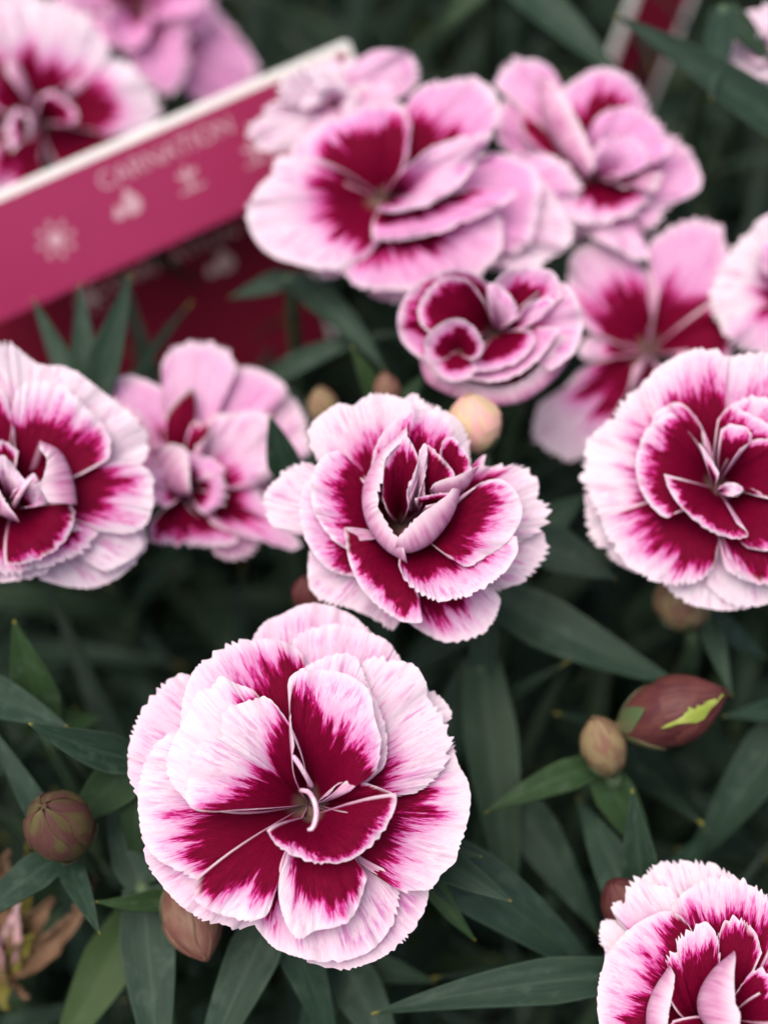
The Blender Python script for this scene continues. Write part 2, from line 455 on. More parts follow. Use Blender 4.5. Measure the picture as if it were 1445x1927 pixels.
A.P('965,340 975,300 1030,280 1090,300 1165,310 1195,345 1220,390 1225,440 1262,488 1290,525 1300,570 1320,610 1302,650 1298,700 1240,765 1190,800 1100,820 1020,795', z=-8, c='.4,.45,.42,.45,.55,.72,.80', pink=.55, teeth=9)
A.P('350,1120 345,1190 370,1217 430,1248 510,1270 580,1272 622,1240 648,1150 662,1070', z=-4, c='1,.88,.66,.68,.62,.7', pink=.25, teeth=3)
A.P('662,1075 655,1170 668,1240 700,1310 738,1340 790,1312 870,1295 930,1262 970,1175 980,1110 925,1060', z=0, c='.62,.58,.62,.7,.86,.85,.85', pink=.25, teeth=3)
A.P('570,445 540,415 480,395 420,368 385,408 335,428 308,490 272,560 246,615 226,680 230,740 270,800 320,850', z=14, c='.98,.75,.4,.35,.3,.4', pink=.2, teeth=9)
A.P('678,400 690,365 740,330 820,290 900,275 950,300 985,390 1025,470 1056,570 1062,650 1046,718 1005,738', z=18, c=.55, pink=.7, teeth=3)
A.P('700,600 690,558 650,500 595,448 540,462 470,480 436,520 432,572 440,602 372,612 342,650 320,720 310,780 310,835 345,872 420,880', z=48, c='.98,.88,.52,.42,.42,.48,.70,.98', pink=.45, teeth=6, ruf=1.4)
A.P('708,640 692,500 700,400 740,352 800,345 880,355 950,390 992,440 1012,540 1032,620 1022,700 1000,745 900,768', z=44, c='1.1,1.1,.95,.6,.5,.55,.74,.95,.95', pink=.9, teeth=2, zr=[30, 10, 0, 10, 25, 34, 12])
A.P('842,812 880,772 960,768 1050,798 1080,815 1050,852 960,878', z=34, c='.9,.95,.9', pink=.3, base=(800,850), teeth=2, zb=-70)
A.P('612,945 650,1000 720,1040 800,1065 900,1060 960,1030 1012,990 1060,920 1088,850 1086,810', z=40, c='.85,.72,.84,.84,.9', pink=.3, base=(770,895), teeth=4, zr=[38, 14, 8, 12, 34], zb=-70)
A.style('735,800 765,808 788,850 792,895 780,935 762,942', [40, 75, 100, 108, 104, 100])
A.style('775,785 755,750 730,710 705,675', [20, 62, 84, 90], 4.8)

# --- the half open, cup-centred bloom behind it
B = Flower('carnation_flower', (460, 700), 2.408, (705, 700), 18.0,
   'half open carnation with a cupped upright heart and toothed rims', tilt=(0, .12))
B.P('340,440 290,330 280,250 305,205 360,160 420,125 490,135 540,90 620,78 700,95 770,125', z=-42, c='.55,.5,.5,.62,.6,.4', pink=.35, teeth=9)
B.P('715,105 770,75 830,120 900,150 980,200 1020,270 1038,350 1030,430', z=-60, c=.4, pink=.35)
B.P('330,430 260,397 170,430 110,490 65,555 80,640 130,710 245,742', z=-72, c=.35, pink=.6)
B.P('280,815 275,920 295,1010 380,1060 470,1080 580,1130 665,1182 705,1135', z=-78, c=.3, pink=.8)
B.P('735,1135 800,1182 900,1228 980,1226 1080,1190 1142,1120 1166,1040 1135,990', z=-50, c='.78,.76,.7,.62,.5', pink=.75, teeth=4)
B.P('1375,730 1393,810 1350,880 1280,950 1180,997 1080,985', z=-66, c=.3, pink=.6)
B.P('1025,440 1085,373 1112,408 1200,415 1270,420 1330,470 1348,520 1342,570 1388,600 1392,660 1362,710 1290,760 1225,790', z=-42, c='.85,.76,.66,.5,.5,.5', pink=.5, teeth=10)
B.P('300,450 250,540 243,650 270,760 330,850 400,910 495,932', z=-28, c='.62,.72,.66,.76,.85', pink=.8, teeth=3)
B.P('535,500 475,400 430,358 370,370 320,430 300,520 310,620 350,700 410,770 470,808', z=4, c='.9,.85,.72,.66,.7,.75', pink=.7, teeth=3, zr=[14, 14, 6, 0, 0])
B.P('560,760 500,758 455,703 462,800 490,900 540,990 610,1062 700,1120 792,1132 802,1095 770,985', z=18, c='.9,.95,.85,.76,.74,.78,.84,.9', pink=.75, base=(700,760), teeth=3)
B.P('570,450 588,350 630,270 700,202 780,170 860,172 920,210 955,280 965,350', z=10, c='.75,.72,.66,.72,.76,.8', pink=.8, base=(740,640), teeth=3, zr=[0, 10, 16, 10, 0], droop=0)
B.P('700,870 730,940 800,1000 880,1030 950,1022 1050,990 1150,920 1222,830 1226,745', z=26, c='.8,.72,.6,.62,.66,.5', pink=.85, base=(790,720), teeth=5, droop=-22)
B.P('955,600 1000,560 1080,500 1160,488 1222,540 1252,620 1232,700 1170,780 1080,842 1000,880 940,840', z=44, c='.9,.85,.74,.64,.62,.74,.8', pink=.6, base=(770,690), teeth=3)
B.P('625,570 635,430 690,330 733,298 775,365 792,440 750,560', z=40, c='.9,.86,.78,.86,.9', pink=.6, base=(705,690), teeth=2, zr=[10, 22, 30, 20, 5], droop=0)
B.P('815,560 808,380 825,335 890,390 948,465 900,490', z=46, c='.9,.85,.82,.9', pink=.5, base=(790,640), teeth=3, droop=0, zr=[0, 25, 20, 0])
B.P('745,590 737,535 775,440 800,345 822,340 826,400 815,470 795,540', z=74, c=0, pink=.7, base=(765,640), teeth=4, droop=0, zr=[-20, 0, 8, -10])
B.P('885,380 900,312 945,300 992,350 1022,430 1030,480', z=46, c='.6,.8,.8,.7', pink=.7, base=(920,480), teeth=2, zb=0, droop=0)
B.cup('735,298 630,395 560,500 543,600 572,710 640,800 738,858', '737,300 648,392 630,480 603,590 650,690 688,745 722,790', z=66, zr=[-10, 4, 8, 6, 0, -6], teeth=6, ruf=.5, base=(720,690))
B.cup('838,545 862,572 905,575 955,560 1005,520 1030,455', '842,530 858,508 900,490 955,475 1000,455 1030,440', z=66, teeth=4, ruf=.4, base=(830,600))
B.cup('690,790 745,815 825,785 885,728 932,650 950,560', '692,752 740,700 800,642 862,600 912,560 935,532', z=84, zr=[-10, 0, 4, 4], teeth=6, ruf=.5, base=(740,650))
B.P('770,575 830,560 910,548 925,560 880,590 820,610', z=56, c=.8, pink=.7, base=(800,640), teeth=3, droop=0)

# --- the bloom running out of the picture beside the tag
C = Flower('carnation_flower', (0, 600), 2.408, (45, 810), 18.4,
   'large open carnation with rolled pink centre petals, below the magenta tag', tilt=(0, .15))
C.ring(3, 250, 172, 250, -62, pink=.5); C.ring(3, 225, 168, 240, -20, c=.66); C.ring(3, 125, 165, 240, 30, c=.8, spread=40)
C.P('-120,130 -60,95 0,80 70,90 140,150 190,180 290,185 345,215', z=-64, c=.4, pink=.3, teeth=10)
C.P('200,185 330,200 430,270 520,340 600,410 670,480 692,540 685,600 640,660', z=-52, c=.45, pink=.4)
C.P('668,950 672,1020 642,1090 590,1150 520,1202 420,1237 300,1228 175,1190', z=-76, c=.4, pink=.5)
C.P('620,960 645,1000 640,1060 560,1120 470,1152 385,1110', z=-54, c=.4, pink=.6)
C.P('240,1125 180,1172 80,1192 -50,1200 -200,1150', z=-50, c=.6, pink=.8)
C.P('200,1110 120,1150 0,1160 -120,1120', z=-30, c=.7, pink=.8)
C.P('500,640 620,650 690,700 704,780 692,860 672,920 630,962 560,980 440,965', z=-24, c='.72,.70,.68,.66,.66,.72', pink=.3)
C.P('48,420 80,305 150,270 260,280 330,330 400,400 460,460 500,540 490,630', z=-10, c='.85,.62,.64,.7,.74,.84,.9', pink=.4)
C.P('-180,480 -150,330 -60,280 30,340 45,450', z=-6, c='.7,.66,.7,.75', pink=.5)
C.P('320,965 430,965 395,1040 310,1090 200,1122 90,1150', z=-12, c='.85,.8,.72,.7', pink=.7)
C.P('310,825 332,890 300,985 250,1042 170,1090 80,1112 20,1112', z=24, c='.95,.86,.84,.82,.82', pink=.5, base=(50,870), teeth=3)
C.cup('165,583 252,612 302,680 326,760 333,840', '172,590 205,640 192,710 176,755 210,830', z=52, teeth=2, ruf=.3, base=(90,830))
C.P('-20,640 20,620 80,690 110,740 60,780', z=46, c=.2, pink=.8, base=(40,830), teeth=2)
C.P('120,720 150,700 170,730 205,800 205,840 140,850', z=40, c=.3, pink=.8, base=(80,850), teeth=2)
C.cup('-90,700 -60,790 0,880 80,915', '-60,690 -10,760 30,830 70,890', z=60, teeth=2, ruf=.3, base=(10,840))
C.style('60,850 85,800 120,745 150,720 160,745', [0, 40, 62, 66, 62], 5)

# --- the rounded bloom at the other side
D = Flower('carnation_flower', (985, 400), 2.47, (890, 1260), 18.4,
   'round white-fringed carnation with small pointed crimson petals packed in its centre', tilt=(0, .12))
D.ring(4, 232, -50, 65, -55, c=.4, pink=.4); D.ring(3, 215, -40, 50, -15, c=.68, pink=.4);
D.P('268,1310 278,1420 300,1520 370,1585 420,1640 530,1695', z=-76, c=.4, pink=.3)
D.P('660,1745 720,1802 800,1842 940,1862 1050,1842 1130,1790 1185,1750', z=-66, c=.4, pink=.25)
D.P('940,660 1040,640 1136,640 1230,680 1300,750', z=-36, c=.6, pink=.5)
D.P('640,720 520,800 440,880 400,950 330,1000 270,1070 280,1130 264,1230 290,1300 330,1380 372,1445 430,1490', z=-34, c='.75,.64,.66,.44,.46,.5,.6', pink=.12, teeth=9)
D.P('530,810 600,720 690,660 780,620 860,620 940,650 958,720', z=-22, c='.5,.6,.66,.68,.7,.8', pink=.3, teeth=8)
D.P('360,1420 382,1500 430,1570 480,1640 560,1690 640,1732 750,1732 830,1712 882,1650 905,1550', z=-16, c='.7,.68,.66,.7,.76,.86,.95', pink=.35)
D.P('928,1530 950,1600 1010,1682 1080,1722 1200,1730 1300,1690', z=-6, c='.85,.8,.84,.8', pink=.5)
D.P('590,1010 615,925 700,878 760,900 820,985 838,1080', z=2, c='.8,.84,.88,.92', pink=.4, teeth=2)
D.P('742,985 690,928 640,950 570,1010 540,1090 526,1170 540,1260 580,1340 640,1402 680,1417 715,1392', z=22, c='.92,.84,.66,.80,.76,.82,.92', pink=.4, teeth=2)
D.P('900,960 960,900 1050,940 1136,990 1200,1060', z=18, c='.9,.8,.84', pink=.6, teeth=2)
D.P('1000,1070 1136,1050 1250,1100 1280,1250 1200,1350', z=26, c='.9,.86,.86,.9', pink=.5, teeth=2)
D.P('985,1320 1050,1282 1136,1330 1250,1400 1200,1550 1050,1560 975,1490', z=16, c='.9,.9,.86,.84', pink=.5, teeth=2, base=(920,1280))
D.P('660,1215 690,1300 760,1392 840,1460 920,1500 1000,1512 1038,1490 985,1440', z=44, c='.84,.86,.84,.82,.9,.9', pink=.3, base=(900,1285), teeth=2, zr=[10, 0, 0, 10])
D.P('818,1072 850,1110 880,1160 908,1210', z=60, c=.5, pink=.7, base=(885,1285), teeth=1, zb=0)
D.P('915,1280 940,1255 990,1260 1015,1290 970,1320', z=44, c=.2, pink=.6, base=(900,1295), teeth=1, zb=0)
D.P('915,1010 960,985 1040,1010 1050,1060 1000,1100', z=46, c=.82, pink=.7, base=(900,1260), teeth=2)

# --- the bloom cut by the bottom corner
E = Flower('carnation_flower', (700, 1150), 1.94, (1300, 1490), 16.7,
   'carnation with toothed upright inner petals, at the stem end of a long level leaf', tilt=(0, .1))
E.ring(5, 235, -20, 130, -60, c=.4, pink=.5); E.ring(4, 205, -10, 140, -15, c=.68); E.ring(3, 120, 0, 140, 25, c=.8, spread=38)
E.P('985,985 1060,920 1140,905 1220,905 1310,930 1370,970 1410,1010', z=-66, c=.4, pink=.3)
E.P('850,1270 830,1175 850,1125 910,1128 960,1150', z=-72, c=.4, pink=.3)
E.P('905,1130 888,1075 940,1020 985,968 1040,990 1130,1010', z=-50, c='.76,.6,.4', pink=.25, teeth=10)
E.P('1400,1000 1480,1040 1560,1130 1600,1250', z=-40, c=.5, pink=.4)
E.P('1095,1120 1140,1060 1200,1010 1290,970 1380,980 1445,1020 1530,1110', z=-22, c='.76,.7,.64,.68,.66,.72', pink=.4, teeth=9)
E.P('1195,1200 1165,1135 1100,1103 1000,1140 930,1190 870,1260 840,1330 824,1430 830,1507 865,1600', z=0, c='.98,.9,.72,.6,.62,.7,.72', pink=.55, teeth=4)
E.P('1085,1400 1095,1275 1132,1250 1135,1210 1180,1180 1252,1148 1285,1210 1285,1330', z=28, c='.9,.82,.68,.72,.86,.92', pink=.3, base=(1200,1530), teeth=9)
E.P('1275,1330 1290,1180 1350,1130 1420,1180 1440,1260', z=10, c=.9, pink=.3)
E.P('1335,1400 1390,1335 1440,1320 1500,1400 1520,1500', z=36, c=.8, pink=.4, teeth=7)
E.cup('1110,1328 1058,1380 1018,1455 1010,1540', '1122,1340 1112,1400 1092,1470 1085,1540', z=56, teeth=6, ruf=.4, base=(1180,1540))
E.cup('1330,1287 1255,1330 1204,1400 1198,1470 1235,1540', '1342,1288 1332,1350 1330,1430 1342,1490 1330,1560', z=84, teeth=7, ruf=.4, base=(1290,1520))

# --- the softer blooms farther back
FF = Flower('carnation_flower', (440, 80), 1.6056, (455, 475), 21.0,
   'broad flaring carnation lying open next to the tag, with folded middle petals', tilt=(.05, .35), sharp=False)
FF.ring(6, 190, 20, 330, -70, c=.4, pink=.8)
FF.P('860,330 980,340 1060,420 1045,520 960,570', z=-80, c=.4, pink=.9)
FF.P('905,375 970,450 1035,550 1015,620 950,660 920,712 820,690 735,680', z=-66, c=.4, pink=.5)
FF.P('720,400 780,335 870,355 925,400 925,500 900,600 840,635 790,590', z=-28, c=.35, pink=1)
FF.P('530,260 528,180 570,130 650,108 740,110 795,150 815,220 775,275', z=-34, c='.85,.7,.55,.55,.68', pink=.9)
FF.P('205,350 228,280 300,228 400,193 490,188 532,240 525,340', z=-12, c='.7,.72,.74,.8,.6', pink=1)
FF.P('230,345 130,345 108,400 60,450 34,510 48,570 100,632 180,662 280,680 370,672 445,590', z=0, c='.5,.5,.42,.42,.5,.62,.8', pink=.45)
FF.P('330,690 380,732 500,742 640,732 740,692 800,632 812,560 800,510', z=-8, c='.66,.6,.55,.5,.5', pink=.85)
FF.P('420,592 520,590 640,562 760,512 852,455 750,443 640,462', z=32, c='.5,.55,.62,.75', pink=1)
FF.P('445,505 500,512 600,482 680,430 722,370 772,288 720,285 600,318 520,380', z=62, c='.35,.2,.2,.55', pink=.7)
G = Flower('carnation_flower', (440, 80), 1.6056, (1080, 400), 21.6,
   'ruffled pink carnation with upright overlapping petals and a drooping lower tongue', tilt=(0, .4), sharp=False)
G.P('800,160 775,260 825,345 900,410 970,440', z=-60, c=.4, pink=1)
G.ring(4, 150, 20, 330, -55, c=.4, pink=.9)
G.P('768,125 800,62 870,43 950,80 975,180 960,300', z=-36, c='.4,.5,.6,.7', pink=.9)
G.P('980,140 1060,88 1120,78 1190,108 1242,180 1255,260 1170,310', z=-18, c='.5,.75,.72,.5,.4', pink=.9)
G.P('1270,280 1340,288 1402,370 1405,440 1330,482 1250,492', z=-34, c=.5, pink=.9)
G.P('975,480 1040,562 1130,602 1232,652 1254,612 1200,525', z=-28, c=.4, pink=.7)
G.P('918,370 938,450 1000,522 1100,545 1200,522 1265,460', z=0, c='.5,.5,.5,.6,.7', pink=.6)
G.P('850,180 860,260 930,350 1000,420', z=-10, c='.9,.7,.5', pink=.8)
G.P('1050,330 1095,225 1190,200 1280,250 1300,340 1200,395', z=28, c=.1, pink=1)
G.P('1080,330 1120,290 1220,300 1240,370 1160,400', z=44, c=.1, pink=.9, base=(1110,420))
G.P('1180,440 1250,400 1290,400 1270,450', z=20, c=.95, pink=.7)
G.cup('915,150 930,235 985,325 1065,405', '955,120 1010,195 1060,290 1092,375', z=44, teeth=3, ruf=.4, base=(1060,400))
H = Flower('carnation_flower', (440, 80), 1.6056, (790, 875), 19.6,
   'small carnation still rolled tight, its rims curling in spirals', tilt=(0, .15), sharp=False)
H.cup('575,930 595,1010 650,1048 720,1072 800,1082 880,1066 965,1000 1040,890', '600,920 630,990 680,1012 730,1030 800,1040 870,1020 935,960 985,880', z=-4, teeth=1, ruf=.4)
H.P('775,735 700,690 600,700 530,750 498,820 508,900 580,968', z=-10, c='.7,.8,.82,.8', pink=.9, droop=-25, teeth=1)
H.P('790,722 830,688 900,680 965,700 990,770', z=-6, c='.3,.75,.7,.5', pink=.8, droop=-25, teeth=2)
H.P('870,800 920,755 960,720 1012,740 1042,800 1050,870 1020,940 955,990', z=-12, c='.6,.5,.4,.4', pink=.8, droop=-20, teeth=2)
H.P('700,1010 780,1022 860,1000 930,940 985,860', z=2, c='.6,.6,.5', pink=.9, droop=-25, teeth=2)
H.P('755,785 705,722 620,720 562,790 568,850 612,885', z=22, c='.78,.82,.8', pink=.8, droop=-20, teeth=1)
H.P('720,990 790,985 860,960 905,905 895,870', z=28, c='.7,.66,.7', pink=.8, droop=-20, teeth=2)
H.P('590,970 583,900 630,850 690,838 742,880 752,930 722,955', z=44, c='.5,.66,.66,.5', pink=.7, base=(680,940), zb=-10, droop=-15, teeth=2)
H.P('600,965 640,1012 700,1015 740,985', z=28, c=.6, pink=.8, base=(690,930), zb=-10, droop=-10, teeth=2)
H.P('775,810 765,740 800,732 850,790 850,830', z=32, c=0, pink=.8, teeth=1)
H.P('860,830 890,790 950,770 960,800 900,850', z=24, c=.4, pink=.7, teeth=1)
I = Flower('carnation_flower', (985, 400), 2.47, (580, 650), 21.4,
   'out of focus lilac carnation hidden behind the rolled and the round bloom', tilt=(0, .25), sharp=False)
I.P('265,520 200,380 205,200 300,120 450,150 560,280 575,390', z=-20, c='.6,.6,.5,.5,.66,.85', pink=.7)
I.P('620,380 575,150 650,70 780,20 900,60 935,180 885,390', z=-30, c='.8,.5,.4,.45,.8', pink=.9)
I.P('880,400 965,480 970,600 930,680 760,640', z=-10, c='.9,.85,.9', pink=.6)
I.P('265,730 150,850 70,900 55,1050 150,1130 270,1150 400,980 480,850 515,720', z=-24, c='.6,.5,.42,.45,.6,.9', pink=.5)
I.P('640,760 760,900 700,1050 560,1000 530,800', z=-40, c=.6, pink=.5)
I.P('300,560 250,640 300,700', z=-30, c=.5, pink=.6)
J = Flower('carnation_flower', (985, 400), 2.47, (1240, 380), 20.6,
   'near white ruffled carnation just above the round white-fringed one', tilt=(0, .2), sharp=False)
J.ring(5, 150, -100, 80, -40, c=.3, pink=.2); J.ring(3, 120, -90, 60, 0, c=.35, pink=.3)
J.P('1180,60 1040,95 960,165 880,330 878,450 950,560', z=-30, c=.3, pink=.15)
J.P('930,540 1000,620 1080,650 1180,670 1300,640', z=-20, c=.4, pink=.7)
J.P('1080,220 1120,120 1200,100 1300,180', z=10, c=.4, pink=.8)
K = Flower('carnation_flower', (0, 600), 2.408, (850, 770), 20.4,
   'blurred pink carnation with loose spread petals between the two sharper blooms', tilt=(0, .3), sharp=False)
K.ring(6, 165, 190, 400, -58, c=.4, pink=.9)
K.P('1225,390 1330,330 1390,400 1425,600 1340,650', z=-60, c=.3, pink=.7)
K.P('700,600 650,440 460,310 420,190 500,235 600,240 720,290 755,340', z=-40, c='.9,.7,.5,.4,.45,.6', pink=.9)
K.P('925,440 890,300 1050,200 1180,198 1300,270 1312,340 1215,430', z=-36, c=.3, pink=.9)
K.P('735,300 740,160 810,92 900,80 1000,100 1072,160 1050,280 950,380', z=-20, c='.4,.35,.3,.35', pink=.8)
K.P('680,930 685,1010 800,1022 1000,1032 1075,1000 960,930', z=-10, c='.8,.8,.76,.85', pink=.6)
K.P('900,900 1000,962 1150,1002 1342,1052 1345,990 1225,880 1170,750', z=-22, c='.8,.6,.5,.6,.75', pink=.8)
K.P('965,430 1100,410 1222,430 1232,600 1240,720 1100,745', z=0, c='.25,.3,.5,.3', pink=.6)
K.P('745,560 755,420 860,300 892,335 885,450 845,560', z=10, c='.8,1,1,.9', pink=.8)
K.ring(5, 75, 180, 380, 22, c=.5, pink=.9, spread=40)
K.P('845,540 870,480 950,465 945,520 890,575', z=24, c=.9, pink=.8)
K.cup('705,640 715,720 790,790 860,800', '720,590 790,570 850,610 862,780', z=48, teeth=1, ruf=.3)
L = Flower('carnation_flower', (0, 0), 2.125, (160, 480), 24.0,
   'blurred white and crimson carnation behind the upper edge of the magenta tag', tilt=(0, .25), sharp=False)
L.ring(4, 230, 130, 250, -40, c=.55, pink=.3)
L.P('60,230 40,70 130,10 250,20 350,60 425,150 445,230 310,310', z=-16, c='.55,.5,.46,.46,.5,.6', pink=.2)
L.P('300,320 450,240 560,280 615,370 645,450 560,530 430,540', z=-8, c='.55,.58,.56,.6,.8', pink=.2)
L.P('440,540 560,600 500,720 350,760 240,700', z=-20, c='.75,.7,.7', pink=.2)
L.P('150,640 130,760 20,780 -80,720 -60,600', z=-20, c='.8,.7,.7', pink=.2)
L.P('-60,420 -140,280 -80,120 20,120 40,300', z=-12, c=.6, pink=.3)
L.P('150,440 170,390 230,380 300,440 290,490 220,490', z=36, c='.6,.8,.8,.6', pink=.3)
L.P('40,600 30,500 70,440 110,470 110,560', z=36, c=.7, pink=.4)
M = Flower('carnation_flower', (0, 0), 2.125, (560, 60), 26.0,
   'bright pink carnation far behind, above the white and crimson one', tilt=(0, .2), sharp=False)
M.ring(5, 160, 180, 350, -30, c=.4, pink=1)
M.P('370,60 400,160 480,195 560,310 640,360 700,330 745,210 740,100', z=10, c=.2, pink=1)
M.P('430,20 440,130 520,190 600,120 610,20', z=30, c=.2, pink=1)
M.P('735,140 860,40 960,140 1035,260 985,400 820,420 700,330', z=-60, c=.3, pink=1)
M.P('640,80 740,60 820,0 800,-80 680,-90', z=24, c=.2, pink=1)
N = Flower('carnation_flower', (440, 80), 1.6056, (310, 180), 21.9,
   'crumpled pale pink carnation resting against the end of the tag', tilt=(0, .3), sharp=False, zb=-55)
N.ring(5, 88, 150, 350, -40, c=.05, pink=.25)
N.P('110,180 40,250 60,310 130,330 230,300 300,260', z=-20, c=.05, teeth=12, ruf=1.2, pink=.3)
N.P('130,180 150,110 230,80 330,100 360,170', z=0, c=.05, teeth=12, ruf=1.2, pink=.25)
N.P('340,120 370,60 440,25 540,40 560,120 480,180', z=-30, c=.05, teeth=12, ruf=1.2, pink=.8)
N.P('220,260 330,280 430,230 500,190 470,120', z=-10, c=.05, teeth=12, ruf=1.2, pink=.7)
N.P('200,200 230,130 310,120 380,170 340,230', z=24, c=.05, teeth=12, ruf=1.2, pink=.25)

Q = Flower('carnation_flower', (0, 0), 1.0, (1432, 92), 21.9,
   'small pale pink carnation near the far dark red tag', tilt=(0, .2), sharp=False, zb=-60)
Q.ring(6, 82, 0, 300, -30, c=.05, pink=.35, spread=42); Q.ring(4, 60, 80, 330, 5, c=.05, pink=.3, spread=45); Q.ring(3, 34, 100, 300, 25, c=.05, pink=.4, spread=50)

# ------------------------------------------------------------------ buds
def bud(base, tip, d0, d1, w, kind, label, tips=5, split=False, seed=1):
    a, b = at(*base, d0), at(*tip, d1)
    u = .01*d0*TH/722.5; ax = b-a; Ln = np.linalg.norm(ax); ax = ax/Ln
    ray = unit(a-CAM); down = unit(ray*.7+np.array([0, 0, -1.])*.6)
    foot = a+down*(a[2]/-down[2]); foot[2] = 0
    root = empty('carnation_bud', foot, label, 'flower bud', 'carnation buds')
    e1 = unit(np.cross(ax, ray+np.array([.01, .02, .03]))); e2 = np.cross(ax, e1)
    n, k = 16, 28; T = np.linspace(0, 1, n)
    prof = np.sin(np.pi*np.clip(T*.93+.05, 0, 1))**.62*np.where(T > .6, 1-.25*((T-.6)/.4)**2, 1)
    prof[0] = .28; prof[-1] = .05
    V = []; PA = []; PB = []
    for i in range(n):
        for j in range(k):
            ph = 2*math.pi*j/k
            q = w*u*.5*prof[i]*(1+.05*math.cos(5*ph+seed)*T[i]+.02*math.sin(3*ph+9*T[i]))
            V.append(a+ax*Ln*T[i]+q*(e1*math.cos(ph)+e2*math.sin(ph)))
            PA.append((math.cos(ph)*.8+seed, T[i], math.sin(ph))); PB.append((0, 0, seed*3.1+math.sin(ph)))
    f = [(i*k+j, i*k+(j+1) % k, (i+1)*k+(j+1) % k, (i+1)*k+j) for i in range(n-1) for j in range(k)]
    f.append(tuple(range(k))[::-1]); f.append(tuple((n-1)*k+j for j in range(k)))
    cal = mesh_obj('calyx', V, f, M_BUD[kind], root, None, {'pa': PA, 'pb': PB})
    def scale(ph0, t0, t1, hw, lift, mat, name, jag=0):
        nn, mm = 7, 9; P = np.zeros((nn, mm, 3)); Aa = np.zeros((nn, mm, 3)); Bb = np.zeros((nn, mm, 3))
        for j in range(mm):
            tt = j/(mm-1); T_ = t0+(t1-t0)*tt
            hw_ = hw*(1-tt**1.7)*(.75+.25*math.sin(math.pi*min(1, tt*1.5)))+.01
            for i in range(nn):
                x = -1+2*i/(nn-1)
                if jag: hw_i = hw_*(1+jag*math.sin(11*tt+3*x))
                else: hw_i = hw_
                ph = ph0+x*hw_i
                q = w*u*.5*(np.interp(T_, T, prof)*1.03+lift*(.4+tt**2)*(1-.35*x*x))
                P[i, j] = a+ax*Ln*T_+q*(e1*math.cos(ph)+e2*math.sin(ph))
                Aa[i, j] = (math.cos(ph)*.8+seed, T_, 0); Bb[i, j] = (0, 0, seed*3.1+2+ph0)
        g = grid_normals(P).reshape(-1, 3).sum(0)
        out = P.reshape(-1, 3).mean(0)-(a+ax*Ln*(t0+t1)/2)
        V, f, mi, AA, BB = sheet(P, Aa, Bb, g.dot(out) < 0, .00018)
        mesh_obj(name, V, f, [mat, mat], cal, mi, {'pa': AA, 'pb': BB})
    for q in range(tips):
        scale(2*math.pi*q/tips+seed, .48, 1.02, .52, .04, M_BUD[kind], 'sepal')
    for q in range(4):
        scale(2*math.pi*q/4+seed*.7, -.03, .34, .75, .06, M_CALYX, 'bract')
    if split:
        phv = math.atan2(e2.dot(-ray), e1.dot(-ray))
        scale(phv+.35, .99, .42, .34, .05, M_SPLIT, 'split_opening', jag=.5)
    m = a-ax*.01
    V, f = tube(bez(a+ax*.0005, m, foot+np.array([0, 0, -.002]), 12), np.linspace(.0011, .0016, 12))
    mesh_obj('stem', V, f, M_STEM, root)
    return root
bud((905, 850), (880, 742), 19.3, 18.9, 102, 'cream', 'plump cream bud flushed pink, behind the half open carnation', seed=1)
bud((612, 800), (603, 728), 21.2, 20.9, 56, 'tan', 'small blurred beige bud between the half open and the loose pink bloom', seed=2)
bud((735, 770), (722, 700), 20.2, 19.9, 50, 'rosy', 'small rosy brown bud peeping over the half open carnation', seed=3)
bud((1170, 1372), (1364, 1303), 19.1, 18.6, 126, 'maroon', 'large dark maroon bud splitting to show bright green', split=True, seed=4)
bud((1152, 1455), (1118, 1352), 19.3, 18.8, 82, 'tan', 'small tan bud beside the splitting maroon one', seed=5)
bud((140, 1590), (82, 1518), 18.6, 17.5, 122, 'brown', 'round brown bud seen tip on, above a withered bloom', seed=6)
bud((335, 1655), (388, 1805), 18.7, 18.0, 108, 'rosy', 'rosy brown bud hanging below the wide flat carnation', seed=7)
bud((1215, 1760), (1150, 1660), 18.4, 18.0, 95, 'maroon', 'dark brown bud half hidden by the tooth-petalled carnation', seed=8)
bud((1300, 1180), (1268, 1075), 20.4, 20.0, 105, 'tan', 'blurred tan bud below the round white-fringed carnation', seed=9)
bud((590, 1150), (575, 1085), 19.3, 18.9, 66, 'maroon', 'tiny dark bud between the wide flat and the half open carnation', seed=11)

# ------------------------------------------------------------------ leaves and shoots
LSEED = [0]
def leaf_grid(a, m, b, w, nrm, seed, fold=.22, twist=0.0, n=7, k=16):
    """a lance-shaped leaf along the bent line a-m-b"""
    C_ = bez(a, m, b, k); T = np.gradient(C_, axis=0)
    t = np.linspace(0, 1, k)
    prof = np.minimum(1, .72+1.1*t)*(1-np.clip((t-.25)/.75, 0, 1)**1.4)+.008
    P = np.zeros((n, k, 3)); A_ = np.zeros((n, k, 3)); B_ = np.zeros((n, k, 3))
    for j in range(k):
        tt = unit(T[j]); nn = nrm-tt*nrm.dot(tt); nn = unit(nn); sd_ = np.cross(tt, nn)
        w_ = twist*(t[j]-.3); sd2 = sd_*math.cos(w_)+nn*math.sin(w_); nn2 = nn*math.cos(w_)-sd_*math.sin(w_)
        for i in range(n):
            x = -1+2*i/(n-1); h = w*.5*prof[j]
            P[i, j] = C_[j]+sd2*x*h+nn2*h*fold*(abs(x)**1.3-.4)
            A_[i, j] = (x, t[j], 0)
    B_[..., 2] = seed*1.7
    return P, A_, B_
def leaf_obj(a, m, b, w, nrm, mat, parent, **kw):
    LSEED[0] += 1
    P, A_, B_ = leaf_grid(a, m, b, w, nrm, LSEED[0], **kw)
    g = grid_normals(P).reshape(-1, 3).sum(0)
    V, f, mi, AA, BB = sheet(P, A_, B_, g.dot(nrm) < 0, .00035)
    return mesh_obj('leaf', V, f, [mat, mat], parent, mi, {'pa': AA, 'pb': BB})

